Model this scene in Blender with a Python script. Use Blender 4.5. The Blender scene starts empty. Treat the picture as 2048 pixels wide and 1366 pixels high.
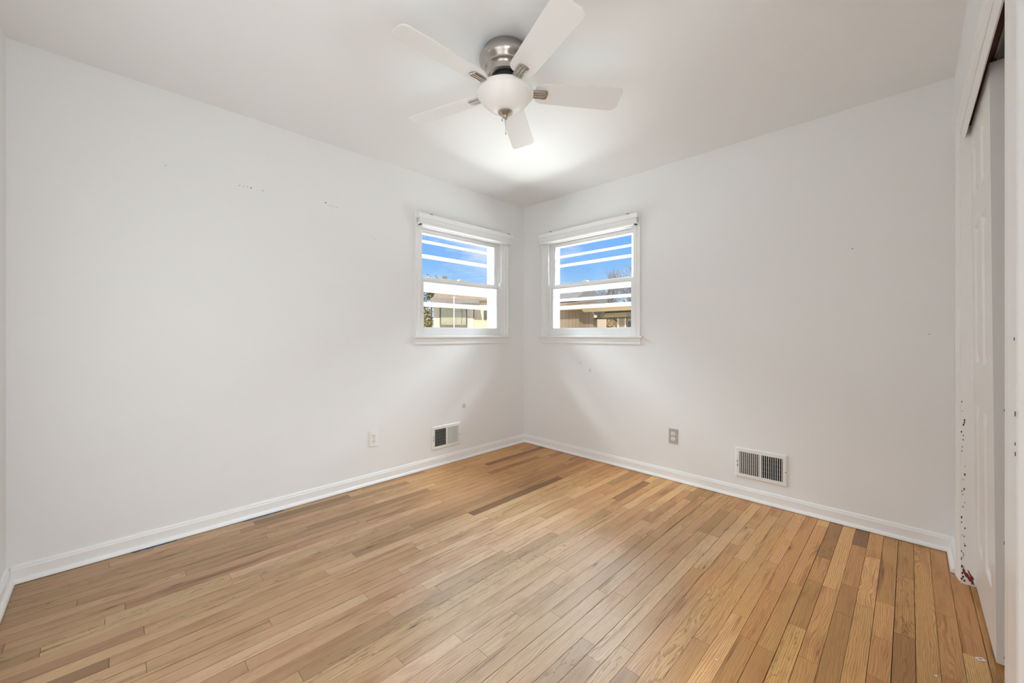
import bpy, bmesh, math, random
from mathutils import Vector, Matrix
R = math.radians
PI = math.pi
rng = random.Random(7)
S = bpy.context.scene
COL = S.collection

# ------------------------------------------------------------------ camera
cam_d = bpy.data.cameras.new('camera')
cam_d.sensor_width = 36.0
cam_d.lens = 36.0 * 800.0 / 2048.0
cam_d.shift_y = -(683.0 - 668.9) / 2048.0
cam_d.clip_start = 0.02
cam = bpy.data.objects.new('camera', cam_d)
COL.objects.link(cam)
cam.location = (2.856, -3.055, 1.119)
cam.rotation_euler = (R(90), 0, 0.7822)
S.camera = cam

S.view_settings.view_transform = 'Standard'
S.view_settings.look = 'None'
S.view_settings.gamma = 1.0
S.view_settings.use_curve_mapping = False
S.view_settings.exposure = 0.06
S.cycles.max_bounces = 14
S.cycles.diffuse_bounces = 10
S.cycles.transparent_max_bounces = 24
S.cycles.sample_clamp_indirect = 6.0
S.cycles.caustics_reflective = False
S.cycles.caustics_refractive = False

# ------------------------------------------------------------------ world (sky with thin cloud)
W = bpy.data.worlds.new('sky')
S.world = W
W.use_nodes = True
wt = W.node_tree
wt.nodes.clear()
def wn(t, **k):
    n = wt.nodes.new(t)
    for a, b in k.items():
        setattr(n, a, b)
    return n
w_out = wn('ShaderNodeOutputWorld')
w_bg = wn('ShaderNodeBackground')
w_tc = wn('ShaderNodeTexCoord')
w_sep = wn('ShaderNodeSeparateXYZ')
w_rmp = wn('ShaderNodeValToRGB')
e = w_rmp.color_ramp.elements
e[0].position = 0.02; e[0].color = (0.78, 0.88, 1.0, 1)
e[1].position = 0.30; e[1].color = (0.13, 0.40, 1.0, 1)
m2 = e.new(0.55); m2.color = (0.17, 0.24, 0.36, 1)
m1 = e.new(0.16); m1.color = (0.27, 0.56, 1.0, 1)
m3 = e.new(0.09); m3.color = (0.50, 0.73, 1.0, 1)
w_map = wn('ShaderNodeMapping'); w_map.inputs['Scale'].default_value = (2.2, 2.2, 7.0)
w_noi = wn('ShaderNodeTexNoise'); w_noi.inputs['Scale'].default_value = 2.3; w_noi.inputs['Detail'].default_value = 7
w_noi.inputs['Roughness'].default_value = 0.62
w_cr = wn('ShaderNodeValToRGB')
w_cr.color_ramp.elements[0].position = 0.47; w_cr.color_ramp.elements[1].position = 0.80
w_mix = wn('ShaderNodeMix', data_type='RGBA')
w_mix.inputs[7].default_value = (0.95, 0.97, 1.0, 1)
L = wt.links.new
L(w_tc.outputs['Generated'], w_sep.inputs[0]); L(w_sep.outputs['Z'], w_rmp.inputs[0])
L(w_tc.outputs['Generated'], w_map.inputs[0]); L(w_map.outputs[0], w_noi.inputs['Vector'])
L(w_noi.outputs['Fac'], w_cr.inputs[0]); L(w_cr.outputs[0], w_mix.inputs[0])
L(w_rmp.outputs[0], w_mix.inputs[6]); L(w_mix.outputs[2], w_bg.inputs[0]); L(w_bg.outputs[0], w_out.inputs[0])
w_bg.inputs[1].default_value = 1.0

# ------------------------------------------------------------------ lights
def light(name, kind, loc, target=None, energy=10, color=(1, 1, 1), size=(1, 1), angle=None, spread=None):
    d = bpy.data.lights.new(name, kind)
    d.energy = energy; d.color = color
    if kind == 'AREA':
        d.shape = 'RECTANGLE'; d.size, d.size_y = size
        if spread: d.spread = spread
    if angle: d.angle = angle
    o = bpy.data.objects.new(name, d)
    COL.objects.link(o)
    o.location = loc
    if target is not None:
        o.rotation_euler = (Vector(target) - Vector(loc)).to_track_quat('-Z', 'Y').to_euler()
    return o
light('sun', 'SUN', (5, -6, 8), target=(0, 0, 0), energy=4.6, color=(1.0, 0.94, 0.84), angle=R(0.6))
E_BOUNCE, E_SKY, E_HALL_FILL = 490, 1000, 18.5
# unseen area lamps added outside each window, in place of ground bounce and skylight
light('ground_bounce_fill', 'AREA', (-2.0, -0.78, -0.15), target=(-1.15, -0.78, 1.5), energy=E_BOUNCE, color=(0.88, 0.955, 1.0), size=(4.2, 2.6))
light('ground_bounce_fill', 'AREA', (0.78, 2.0, -0.15), target=(0.78, 1.15, 1.5), energy=E_BOUNCE, color=(0.88, 0.955, 1.0), size=(4.2, 2.6))
light('sky_fill', 'AREA', (-1.5, -0.78, 3.35), target=(0.0, -0.78, 1.6), energy=E_SKY, color=(0.82, 0.925, 1.0), size=(2.6, 1.4))
light('sky_fill', 'AREA', (0.78, 1.5, 3.35), target=(0.78, 0.0, 1.6), energy=E_SKY, color=(0.82, 0.925, 1.0), size=(2.6, 1.4))
# unseen fill lamps added behind the camera, standing in for hallway light
light('hall_fill', 'AREA', (3.005, -2.72, 0.95), target=(0.0, -2.72, 0.95), energy=E_HALL_FILL, color=(0.86, 0.945, 1.0), size=(1.1, 1.8))
light('hall_fill', 'AREA', (1.55, -3.365, 1.0), target=(1.55, 0.0, 1.0), energy=E_HALL_FILL * 0.62, color=(0.86, 0.945, 1.0), size=(1.7, 1.8))

# ------------------------------------------------------------------ materials
MATS = {}
class NB:
    """small helper around a node tree"""
    def __init__(s, name):
        s.m = bpy.data.materials.new(name); s.m.use_nodes = True
        s.t = s.m.node_tree; s.t.nodes.clear()
        s.out = s.n('ShaderNodeOutputMaterial')
        s.b = s.n('ShaderNodeBsdfPrincipled')
        s.l(s.b.outputs[0], s.out.inputs[0])
    def n(s, t, **k):
        x = s.t.nodes.new(t)
        for a, b in k.items():
            setattr(x, a, b)
        return x
    def l(s, a, b): s.t.links.new(a, b)
    def put(s, sock, v):
        if hasattr(v, 'is_linked') or hasattr(v, 'links'): s.l(v, sock)
        else: sock.default_value = v
    def math(s, op, a, b=0.0, c=None, clamp=False):
        x = s.n('ShaderNodeMath', operation=op); x.use_clamp = clamp
        s.put(x.inputs[0], a); s.put(x.inputs[1], b)
        if c is not None: s.put(x.inputs[2], c)
        return x.outputs[0]
    def mix(s, f, a, b, mode='MIX'):
        x = s.n('ShaderNodeMix', data_type='RGBA', blend_type=mode)
        s.put(x.inputs[0], f); s.put(x.inputs[6], a); s.put(x.inputs[7], b)
        return x.outputs[2]
    def noise(s, vec, scale=5, detail=3, rough=0.5, dist=0.0):
        x = s.n('ShaderNodeTexNoise'); x.inputs['Scale'].default_value = scale
        x.inputs['Detail'].default_value = detail; x.inputs['Roughness'].default_value = rough
        x.inputs['Distortion'].default_value = dist
        if vec is not None: s.l(vec, x.inputs['Vector'])
        return x.outputs['Fac']
    def comb(s, a, b, c=0.0):
        x = s.n('ShaderNodeCombineXYZ')
        s.put(x.inputs[0], a); s.put(x.inputs[1], b); s.put(x.inputs[2], c)
        return x.outputs[0]
    def ramp(s, f, stops):
        x = s.n('ShaderNodeValToRGB'); el = x.color_ramp.elements
        el[0].position, el[0].color = stops[0][0], (*stops[0][1], 1)
        el[1].position, el[1].color = stops[-1][0], (*stops[-1][1], 1)
        for p, c in stops[1:-1]:
            k = el.new(p); k.color = (*c, 1)
        s.l(f, x.inputs[0]); return x.outputs[0]
    def band(s, f, lo, hi):
        x = s.n('ShaderNodeMapRange'); x.interpolation_type = 'SMOOTHSTEP'
        s.l(f, x.inputs[0]); x.inputs[1].default_value = lo; x.inputs[2].default_value = hi
        return x.outputs[0]
    def bump(s, h, strength=0.2, dist=0.002):
        x = s.n('ShaderNodeBump'); x.inputs['Strength'].default_value = strength
        x.inputs['Distance'].default_value = dist
        s.l(h, x.inputs['Height']); s.l(x.outputs[0], s.b.inputs['Normal'])
    def obj(s): return s.n('ShaderNodeTexCoord').outputs['Object']
    def set(s, **k):
        for a, v in k.items():
            s.put(s.b.inputs[a.replace('_', ' ')], v)
        return s

def plain(name, col, rough=0.5, metal=0.0, var=0.0, scale=20, bump=0.0, spec=0.5):
    nb = NB(name)
    nb.set(Roughness=rough, Metallic=metal)
    nb.b.inputs['Specular IOR Level'].default_value = spec
    f = nb.noise(nb.obj(), scale, 4)
    c = tuple(col) + (1,)
    if var:
        lo = tuple(x * (1 - var) for x in col) + (1,); hi = tuple(min(1, x * (1 + var)) for x in col) + (1,)
        nb.l(nb.mix(f, lo, hi), nb.b.inputs['Base Color'])
    else:
        nb.b.inputs['Base Color'].default_value = c
    if bump: nb.bump(f, bump, 0.001)
    MATS[name] = nb.m
    return nb.m

plain('wall_paint', (0.808, 0.813, 0.812), 0.62, var=0.012, scale=3.0, spec=0.3)
plain('ceiling_paint', (0.808, 0.813, 0.812), 0.7, var=0.01, scale=2.0, spec=0.2)
plain('trim_paint', (0.84, 0.84, 0.835), 0.32, var=0.01, scale=30)
plain('door_paint', (0.82, 0.815, 0.80), 0.28, var=0.01, scale=30)
plain('blade_white', (0.73, 0.72, 0.705), 0.45, var=0.01)
plain('vinyl_white', (0.86, 0.86, 0.855), 0.35)
plain('nickel', (0.50, 0.465, 0.43), 0.24, 1.0, var=0.05, scale=60)
plain('chrome', (0.72, 0.70, 0.68), 0.15, 1.0)
plain('black_metal', (0.012, 0.011, 0.01), 0.4)
plain('dark_void', (0.006, 0.006, 0.006), 0.9)
plain('vent_white', (0.80, 0.79, 0.77), 0.4)
plain('damper', (0.10, 0.10, 0.098), 0.5, 0.3)
plain('plate_white', (0.84, 0.83, 0.81), 0.3)
plain('plate_grey', (0.47, 0.435, 0.42), 0.35)
plain('receptacle', (0.82, 0.80, 0.76), 0.3)
plain('slot', (0.05, 0.045, 0.04), 0.6)
plain('tape_blue', (0.012, 0.075, 0.17), 0.55, var=0.1)
plain('raw_wood', (0.105, 0.016, 0.005), 0.6, var=0.5, scale=40)
plain('paper', (0.85, 0.86, 0.88), 0.5)
plain('ink_blue', (0.10, 0.17, 0.35), 0.5)
plain('spackle', (0.58, 0.57, 0.55), 0.8, var=0.08, scale=120)
plain('chip_dark', (0.05, 0.042, 0.036), 0.8)
plain('chip_red', (0.19, 0.03, 0.013), 0.7, var=0.3, scale=150)
plain('track_metal', (0.30, 0.28, 0.25), 0.35, 1.0)
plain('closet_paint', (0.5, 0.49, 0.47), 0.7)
# outside
plain('house_pink', (0.90, 0.77, 0.62), 0.8, var=0.04, scale=6)
plain('house_tan', (0.82, 0.66, 0.46), 0.8, var=0.04, scale=6)
plain('cream', (0.90, 0.74, 0.56), 0.8)
plain('frame_brown', (0.10, 0.085, 0.05), 0.6)
plain('house_glass', (0.44, 0.40, 0.25), 0.25, var=0.45, scale=2.5)
plain('brick_brown', (0.23, 0.19, 0.14), 0.8, var=0.2, scale=20)
plain('lamp_white', (0.9, 0.88, 0.84), 0.4)
plain('bark', (0.11, 0.09, 0.075), 0.9, var=0.3, scale=8)
plain('twig', (0.34, 0.30, 0.27), 0.9, var=0.25, scale=4)
plain('leaf_green', (0.20, 0.20, 0.05), 0.8, var=0.6, scale=3)
plain('leaf_brown', (0.48, 0.33, 0.13), 0.8, var=0.5, scale=3)
plain('lawn', (0.30, 0.22, 0.08), 0.95, var=0.4, scale=3)
plain('dark_green_glass', (0.06, 0.08, 0.05), 0.2, var=0.5, scale=6)

def boards_mat(name, col, axis=0, width=0.14, var=0.25):
    nb = NB(name)
    sep = nb.n('ShaderNodeSeparateXYZ'); nb.l(nb.obj(), sep.inputs[0])
    u = nb.math('MULTIPLY', sep.outputs[axis], 1 / width)
    k = nb.math('FLOOR', u)
    wn_ = nb.n('ShaderNodeTexWhiteNoise', noise_dimensions='1D'); nb.l(k, wn_.inputs['W'])
    fr = nb.math('FRACT', u)
    edge = nb.math('LESS_THAN', fr, 0.08)
    g = nb.noise(nb.comb(nb.math('MULTIPLY', sep.outputs[axis], 14.0), nb.math('MULTIPLY', sep.outputs[2], 1.2), wn_.outputs[0]), 3, 4)
    f = nb.math('ADD', nb.math('MULTIPLY', wn_.outputs[0], 0.5), nb.math('MULTIPLY', g, 0.5))
    c = nb.mix(f, tuple(x * (1 - var) for x in col) + (1,), tuple(min(1, x * (1 + var)) for x in col) + (1,))
    c = nb.mix(edge, c, tuple(x * 0.45 for x in col) + (1,))
    nb.l(c, nb.b.inputs['Base Color']); nb.set(Roughness=0.8)
    MATS[name] = nb.m
boards_mat('shed_boards', (0.38, 0.285, 0.19), 0, 0.13)
boards_mat('shed_boards_red', (0.33, 0.24, 0.16), 0, 0.07)
boards_mat('beam_wood', (0.42, 0.31, 0.17), 2, 0.09)
boards_mat('grey_shingle', (0.34, 0.33, 0.31), 0, 0.11, 0.15)

def shingle(name, col):
    nb = NB(name)
    br = nb.n('ShaderNodeTexBrick'); nb.l(nb.obj(), br.inputs['Vector'])
    br.inputs['Scale'].default_value = 5.0
    br.inputs['Color1'].default_value = tuple(x * 0.85 for x in col) + (1,)
    br.inputs['Color2'].default_value = tuple(x * 1.15 for x in col) + (1,)
    br.inputs['Mortar'].default_value = tuple(x * 0.6 for x in col) + (1,)
    br.inputs['Mortar Size'].default_value = 0.02
    nb.l(br.outputs['Color'], nb.b.inputs['Base Color']); nb.set(Roughness=0.9)
    MATS[name] = nb.m
shingle('roof_brown', (0.46, 0.345, 0.235))
shingle('roof_grey', (0.34, 0.29, 0.24))

# clear glass: lets light straight through with a faint mirror
nb = NB('clear_glass')
tr = nb.n('ShaderNodeBsdfTransparent'); tr.inputs[0].default_value = (0.985, 0.99, 0.99, 1)
gl = nb.n('ShaderNodeBsdfGlossy'); gl.inputs['Roughness'].default_value = 0.02
fr = nb.n('ShaderNodeFresnel'); fr.inputs[0].default_value = 1.25
mx = nb.n('ShaderNodeMixShader')
nb.l(fr.outputs[0], mx.inputs[0]); nb.l(tr.outputs[0], mx.inputs[1]); nb.l(gl.outputs[0], mx.inputs[2])
nb.l(mx.outputs[0], nb.out.inputs[0]); MATS['clear_glass'] = nb.m
# thin white vinyl of the storm frame: daylight shines through it a little
nb = NB('storm_vinyl')
df = nb.n('ShaderNodeBsdfDiffuse'); df.inputs[0].default_value = (0.92, 0.92, 0.915, 1)
tl = nb.n('ShaderNodeBsdfTranslucent'); tl.inputs[0].default_value = (0.95, 0.95, 0.94, 1)
mx = nb.n('ShaderNodeMixShader'); mx.inputs[0].default_value = 0.5
nb.l(df.outputs[0], mx.inputs[1]); nb.l(tl.outputs[0], mx.inputs[2]); nb.l(mx.outputs[0], nb.out.inputs[0])
MATS['storm_vinyl'] = nb.m
# frosted glass of the fan bowl
nb = NB('frosted_glass')
nb.set(Base_Color=(0.82, 0.80, 0.775, 1), Roughness=0.4)
nb.b.inputs['Subsurface Weight'].default_value = 0.25
nb.b.inputs['Subsurface Radius'].default_value = (0.02, 0.02, 0.02)
MATS['frosted_glass'] = nb.m

# oak strip floor: every board carries its own random numbers in the attribute "board"
nb = NB('oak_floor')
at = nb.n('ShaderNodeAttribute'); at.attribute_name = 'board'
sp = nb.n('ShaderNodeSeparateColor'); nb.l(at.outputs['Color'], sp.inputs[0])
r1, r2, r3 = sp.outputs
uv = nb.n('ShaderNodeUVMap'); uv.uv_map = 'grain'
su = nb.n('ShaderNodeSeparateXYZ'); nb.l(uv.outputs[0], su.inputs[0])
U, V = su.outputs[0], su.outputs[1]
seed = nb.math('MULTIPLY', r3, 37.0)
base = nb.ramp(r1, [(0.0, (0.190, 0.108, 0.057)), (0.12, (0.320, 0.197, 0.112)), (0.30, (0.400, 0.252, 0.148)),
                    (0.55, (0.445, 0.286, 0.172)), (0.80, (0.480, 0.322, 0.200)), (1.0, (0.560, 0.410, 0.275))])
hue = nb.math('FRACT', nb.math('MULTIPLY', r3, 7.3))
base = nb.mix(hue, nb.mix(1.0, base, (1.03, 0.95, 0.92, 1), 'MULTIPLY'), nb.mix(1.0, base, (1.0, 1.03, 0.92, 1), 'MULTIPLY'))
# worn bare wood in the middle of the room, golden varnish along the closet side and far corner, with window light painted in
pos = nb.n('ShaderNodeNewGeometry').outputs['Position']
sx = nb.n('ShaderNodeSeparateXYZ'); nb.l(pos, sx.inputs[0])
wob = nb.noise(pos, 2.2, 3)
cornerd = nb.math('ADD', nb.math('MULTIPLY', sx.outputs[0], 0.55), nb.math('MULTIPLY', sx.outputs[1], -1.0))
gold_lit_a = nb.math('SUBTRACT', 1.0, nb.band(nb.math('ADD', cornerd, nb.math('MULTIPLY', wob, 0.5)), 0.9, 2.7), clamp=True)
gold_lit_b = nb.band(nb.math('ADD', sx.outputs[0], nb.math('MULTIPLY', wob, 0.5)), 2.15, 2.75)
gold_lit = nb.math('MAXIMUM', gold_lit_a, gold_lit_b)
base = nb.mix(nb.math('MULTIPLY', gold_lit, 0.9), base, nb.mix(1.0, base, (1.46, 1.19, 0.72, 1), 'MULTIPLY'))  # tints the varnish and also paints extra light into the board colour
pale_d = nb.n('ShaderNodeVectorMath', operation='DISTANCE'); nb.l(pos, pale_d.inputs[0]); pale_d.inputs[1].default_value = (1.85, -1.85, 0)
pale = nb.math('SUBTRACT', 1.0, nb.band(nb.math('ADD', pale_d.outputs['Value'], nb.math('MULTIPLY', wob, 0.6)), 0.35, 1.15), clamp=True)
base = nb.mix(nb.math('MULTIPLY', pale, 0.42), base, (0.46, 0.345, 0.245, 1))
# grain: fine fibre, growth rings, dark mineral streaks, knots and a few wandering stain lines
fine = nb.noise(nb.comb(nb.math('MULTIPLY', U, 420.0), nb.math('MULTIPLY', V, 6.0), seed), 1.0, 5, 0.65)
wander = nb.noise(nb.comb(nb.math('MULTIPLY', U, 15.0), nb.math('MULTIPLY', V, 2.0), seed), 1.0, 2, 0.5)
ringp = nb.math('ADD', nb.math('MULTIPLY', U, 950.0), nb.math('MULTIPLY', wander, nb.math('MULTIPLY_ADD', r2, 95.0, 10.0)))
ring = nb.band(nb.math('SINE', ringp), 0.0, 1.0)
pores = nb.noise(nb.comb(nb.math('MULTIPLY', U, 1100.0), nb.math('MULTIPLY', V, 26.0), seed), 1.0, 2, 0.6)
DK = (0.52, 0.40, 0.31, 1)
base = nb.mix(nb.math('MULTIPLY', nb.band(fine, 0.44, 0.70), 0.40), base, nb.mix(1.0, base, (0.62, 0.52, 0.43, 1), 'MULTIPLY'))
base = nb.mix(nb.math('MULTIPLY', nb.math('MULTIPLY', ring, nb.band(pores, 0.30, 0.58)), nb.math('MULTIPLY_ADD', r1, 0.55, 0.35)), base, nb.mix(1.0, base, DK, 'MULTIPLY'))
streak = nb.noise(nb.comb(nb.math('MULTIPLY', U, 42.0), nb.math('MULTIPLY', V, 1.6), nb.math('ADD', seed, 11.0)), 1.0, 5, 0.62)
base = nb.mix(nb.math('MULTIPLY', nb.band(streak, 0.56, 0.74), 0.85), base, nb.mix(1.0, base, (0.36, 0.25, 0.18, 1), 'MULTIPLY'))
blot = nb.noise(nb.comb(nb.math('MULTIPLY', U, 12.0), nb.math('MULTIPLY', V, 3.0), nb.math('ADD', seed, 23.0)), 1.0, 3, 0.6)
base = nb.mix(nb.math('MULTIPLY', nb.band(blot, 0.50, 0.72), 0.55), base, nb.mix(1.0, base, (0.66, 0.56, 0.48, 1), 'MULTIPLY'))
vor = nb.n('ShaderNodeTexVoronoi'); vor.inputs['Scale'].default_value = 1.0
nb.l(nb.comb(nb.math('MULTIPLY', U, 24.0), nb.math('MULTIPLY', V, 4.2), seed), vor.inputs['Vector'])
vc = nb.n('ShaderNodeSeparateColor'); nb.l(vor.outputs['Color'], vc.inputs[0])
gate = nb.math('GREATER_THAN', vc.outputs[0], 0.82)
knot = nb.math('MULTIPLY', nb.math('SUBTRACT', 1.0, nb.band(nb.math('ADD', vor.outputs['Distance'], nb.math('MULTIPLY', fine, 0.10)), 0.08, 0.19), clamp=True), gate)
halo = nb.math('MULTIPLY', nb.math('SUBTRACT', 1.0, nb.band(vor.outputs['Distance'], 0.10, 0.48), clamp=True), gate)
base = nb.mix(nb.math('MULTIPLY', halo, 0.45), base, nb.mix(1.0, base, (0.55, 0.42, 0.34, 1), 'MULTIPLY'))
base = nb.mix(nb.math('MULTIPLY', knot, 0.9), base, (0.050, 0.022, 0.014, 1))
stn = nb.noise(nb.comb(nb.math('MULTIPLY', U, 22.0), nb.math('MULTIPLY', V, 4.0), nb.math('ADD', seed, 5.0)), 1.0, 3, 0.6)
line = nb.math('MULTIPLY', nb.math('LESS_THAN', nb.math('ABSOLUTE', nb.math('SUBTRACT', stn, 0.55)), 0.012), nb.math('GREATER_THAN', hue, 0.88))
base = nb.mix(nb.math('MULTIPLY', line, 0.45), base, nb.mix(1.0, base, (0.38, 0.26, 0.20, 1), 'MULTIPLY'))
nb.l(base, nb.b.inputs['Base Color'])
nb.l(nb.math('ADD', 0.30, nb.math('MULTIPLY', fine, 0.22)), nb.b.inputs['Roughness'])
nb.b.inputs['Specular IOR Level'].default_value = 0.42
nb.bump(nb.math('ADD', fine, nb.math('MULTIPLY', ring, -0.5)), 0.12, 0.0006)
MATS['oak_floor'] = nb.m

# ------------------------------------------------------------------ mesh helpers
class MB:
    """collects shapes into ONE mesh; faces may use several materials"""
    def __init__(s): s.bm = bmesh.new(); s.mi = 0
    def face(s, vs):
        try:
            f = s.bm.faces.new(vs); f.material_index = s.mi; return f
        except ValueError: return None
    def box(s, lo, hi, fn=None):
        xs = [(lo[0], hi[0]), (lo[1], hi[1]), (lo[2], hi[2])]
        v = [s.bm.verts.new((fn or (lambda *p: p))(xs[0][i], xs[1][j], xs[2][k])) for i in (0, 1) for j in (0, 1) for k in (0, 1)]
        for q in ((0, 1, 3, 2), (4, 6, 7, 5), (0, 4, 5, 1), (2, 3, 7, 6), (0, 2, 6, 4), (1, 5, 7, 3)):
            s.face([v[i] for i in q])
        return s
    def prism(s, poly, t0, t1, fn):
        """poly of (p, q) pushed from t0 to t1; fn(p, q, t) gives the point"""
        a = [s.bm.verts.new(fn(p, q, t0)) for p, q in poly]
        b = [s.bm.verts.new(fn(p, q, t1)) for p, q in poly]
        s.face(a); s.face(b[::-1])
        n = len(poly)
        for i in range(n):
            s.face([a[i], a[(i + 1) % n], b[(i + 1) % n], b[i]])
        return s
    def lathe(s, prof, seg=48, fn=None):
        fn = fn or (lambda x, y, z: (x, y, z))
        rings = []
        for r, z in prof:
            if r < 1e-6: rings.append([s.bm.verts.new(fn(0, 0, z))])
            else: rings.append([s.bm.verts.new(fn(r * math.cos(2 * PI * k / seg), r * math.sin(2 * PI * k / seg), z)) for k in range(seg)])
        for a, b in zip(rings, rings[1:]):
            for k in range(seg):
                k2 = (k + 1) % seg
                if len(a) == 1 and len(b) == 1: continue
                if len(a) == 1: s.face([a[0], b[k], b[k2]])
                elif len(b) == 1: s.face([a[k], b[0], a[k2]])
                else: s.face([a[k], b[k], b[k2], a[k2]])
        return s
    def tube(s, pts, rad, seg=8):
        pts = [Vector(p) for p in pts]
        rads = rad if isinstance(rad, (list, tuple)) else [rad] * len(pts)
        rings = []
        for i, p in enumerate(pts):
            d = (pts[min(i + 1, len(pts) - 1)] - pts[max(i - 1, 0)]).normalized()
            u = d.orthogonal().normalized(); v = d.cross(u)
            rings.append([s.bm.verts.new(p + (u * math.cos(2 * PI * k / seg) + v * math.sin(2 * PI * k / seg)) * rads[i]) for k in range(seg)])
        for a, b in zip(rings, rings[1:]):
            for k in range(seg):
                s.face([a[k], a[(k + 1) % seg], b[(k + 1) % seg], b[k]])
        s.face(rings[0][::-1]); s.face(rings[-1])
        return s
    def disc(s, c, n, r, seg=10, t=0.0006):
        n = Vector(n).normalized(); u = n.orthogonal().normalized(); v = n.cross(u); c = Vector(c)
        a = [s.bm.verts.new(c + (u * math.cos(2 * PI * k / seg) + v * math.sin(2 * PI * k / seg)) * r) for k in range(seg)]
        b = [s.bm.verts.new(x.co + n * t) for x in a]
        s.face(b)
        for k in range(seg): s.face([a[k], a[(k + 1) % seg], b[(k + 1) % seg], b[k]])
        return s
    def build(s, name, mats, parent=None, bevel=0.0, smooth=False, loc=None, seg=2):
        me = bpy.data.meshes.new(name)
        bmesh.ops.recalc_face_normals(s.bm, faces=s.bm.faces)
        s.bm.to_mesh(me); s.bm.free()
        for m in (mats if isinstance(mats, (list, tuple)) else [mats]):
            me.materials.append(MATS[m])
        o = bpy.data.objects.new(name, me); COL.objects.link(o)
        if parent: o.parent = parent
        if loc: o.location = loc
        if smooth:
            for p in me.polygons: p.use_smooth = True
            me.set_sharp_from_angle(angle=R(38))
        if bevel:
            md = o.modifiers.new('edge', 'BEVEL'); md.width = bevel; md.segments = seg; md.limit_method = 'ANGLE'; md.angle_limit = R(40)
            md.harden_normals = False
        return o

def empty(name, loc=(0, 0, 0), rz=0.0):
    o = bpy.data.objects.new(name, None); COL.objects.link(o)
    o.location = loc; o.rotation_euler = (0, 0, rz); o.empty_display_size = 0.1
    return o
def tag(o, label, cat, group=None, kind=None):
    o['label'] = label; o['category'] = cat
    if group: o['group'] = group
    if kind: o['kind'] = kind
    return o
def copy_tree(o, parent=None):
    c = o.copy(); COL.objects.link(c)
    if parent: c.parent = parent
    for ch in list(o.children): copy_tree(ch, c)
    return c

H = 2.44; RW = 3.02; RL = 3.38; T = 0.16
# wall frames seen from inside: a runs along the wall to the viewer's right, d into the room, z up
def FL(a, d, z): return (d, a, z)
def FR(a, d, z): return (a, -d, z)
A0, A1 = -1.304, -0.250      # window casing on the left wall (along y)
B0, B1 = 0.250, 1.304        # and on the right wall (along x)
ZS, ZH = 1.108, 2.025        # stool top, head of the opening
CW = 0.050

# ------------------------------------------------------------------ room shell
def wall_with_window(name, f, lo, hi, a0, a1, holes, label):
    m = MB()
    for (x0, x1, z0, z1) in ((lo, a0 + CW, -0.1, H + 0.1), (a1 - CW, hi, -0.1, H + 0.1), (a0 + CW, a1 - CW, -0.1, ZS - 0.012), (a0 + CW, a1 - CW, ZH, H + 0.1)):
        m.box((x0, -T, z0), (x1, 0, z1), f)
    m.mi = 1
    n = Vector(f(0, 1, 0))
    for a, z, r in holes: m.disc(f(a, 0.0, z), n, r, 8)
    return m
mL = wall_with_window('wall_left', FL, -RL - T, T, A0, A1,
    [(-2.504, 2.014, .0022), (-2.484, 2.013, .0022), (-2.463, 2.016, .002), (-2.444, 2.015, .0035), (-2.382, 2.014, .0025), (-2.005, 2.027, .004),
     (-1.998, 2.03, .002), (-1.980, 2.017, .002), (-1.963, 2.012, .002), (-1.944, 2.013, .002), (-1.927, 2.014, .002), (-1.711, 1.834, .002),
     (-1.675, 1.841, .002), (-1.647, 1.836, .002), (-2.841, 2.033, .002)], '')
# patched hole of filler above the register
mL.mi = 2
c = [(math.cos(k * PI / 8) * (0.020 + 0.005 * math.sin(k * 2.7)), math.sin(k * PI / 8) * (0.022 + 0.004 * math.cos(k * 1.9))) for k in range(16)]
mL.prism(c, 0.0, 0.001, lambda p, q, t: FL(-0.796 + p, t, 0.472 + q))
wl = mL.build('wall_left', ['wall_paint', 'chip_dark', 'spackle'])
tag(wl, 'white painted wall with one window, nail holes and the grey filler patch', 'wall', kind='structure')
mR = wall_with_window('wall_right', FR, 0, RW + T, B0, B1,
    [(0.690, 0.855, .0028), (0.715, 0.858, .0028), (0.715, 0.848, .0028), (0.812, 0.803, .004), (0.812, 0.789, .004), (2.62, 1.62, .003), (2.93, 1.12, .002)], '')
wr = mR.build('wall_right', ['wall_paint', 'chip_dark'])
tag(wr, 'white painted wall with one window and the grey plated outlet', 'wall', kind='structure')
wb = MB().box((-T, -RL - T, -0.1), (RW + 0.9, -RL, H + 0.1)).build('wall_rear', 'wall_paint')
tag(wb, 'plain white end wall seen as a thin sliver at the picture edge', 'wall', kind='structure')

CY0, CY1 = -0.335, -1.645    # closet opening
CZ = 2.050
cl = MB()
cl.box((RW, CY0, -0.1), (RW + 0.11, 0.0, H + 0.1))
cl.box((RW, -RL, -0.1), (RW + 0.11, CY1, H + 0.1))
cl.box((RW, CY1, CZ), (RW + 0.0135, CY0, H + 0.1))
wc = cl.build('wall_closet', 'wall_paint')
tag(wc, 'white wall with the sliding closet door opening', 'wall', kind='structure')
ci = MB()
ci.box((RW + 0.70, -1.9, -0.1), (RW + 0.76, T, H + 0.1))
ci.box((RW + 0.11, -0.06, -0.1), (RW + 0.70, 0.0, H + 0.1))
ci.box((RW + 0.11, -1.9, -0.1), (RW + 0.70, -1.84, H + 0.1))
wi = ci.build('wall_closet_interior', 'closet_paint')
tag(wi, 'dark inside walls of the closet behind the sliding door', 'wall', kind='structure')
ce = MB().box((-T, -RL - T, H), (RW + 0.9, T, H + 0.12)).build('ceiling', 'ceiling_paint')
tag(ce, 'smooth white ceiling carrying the fan', 'ceiling', kind='structure')

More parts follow.
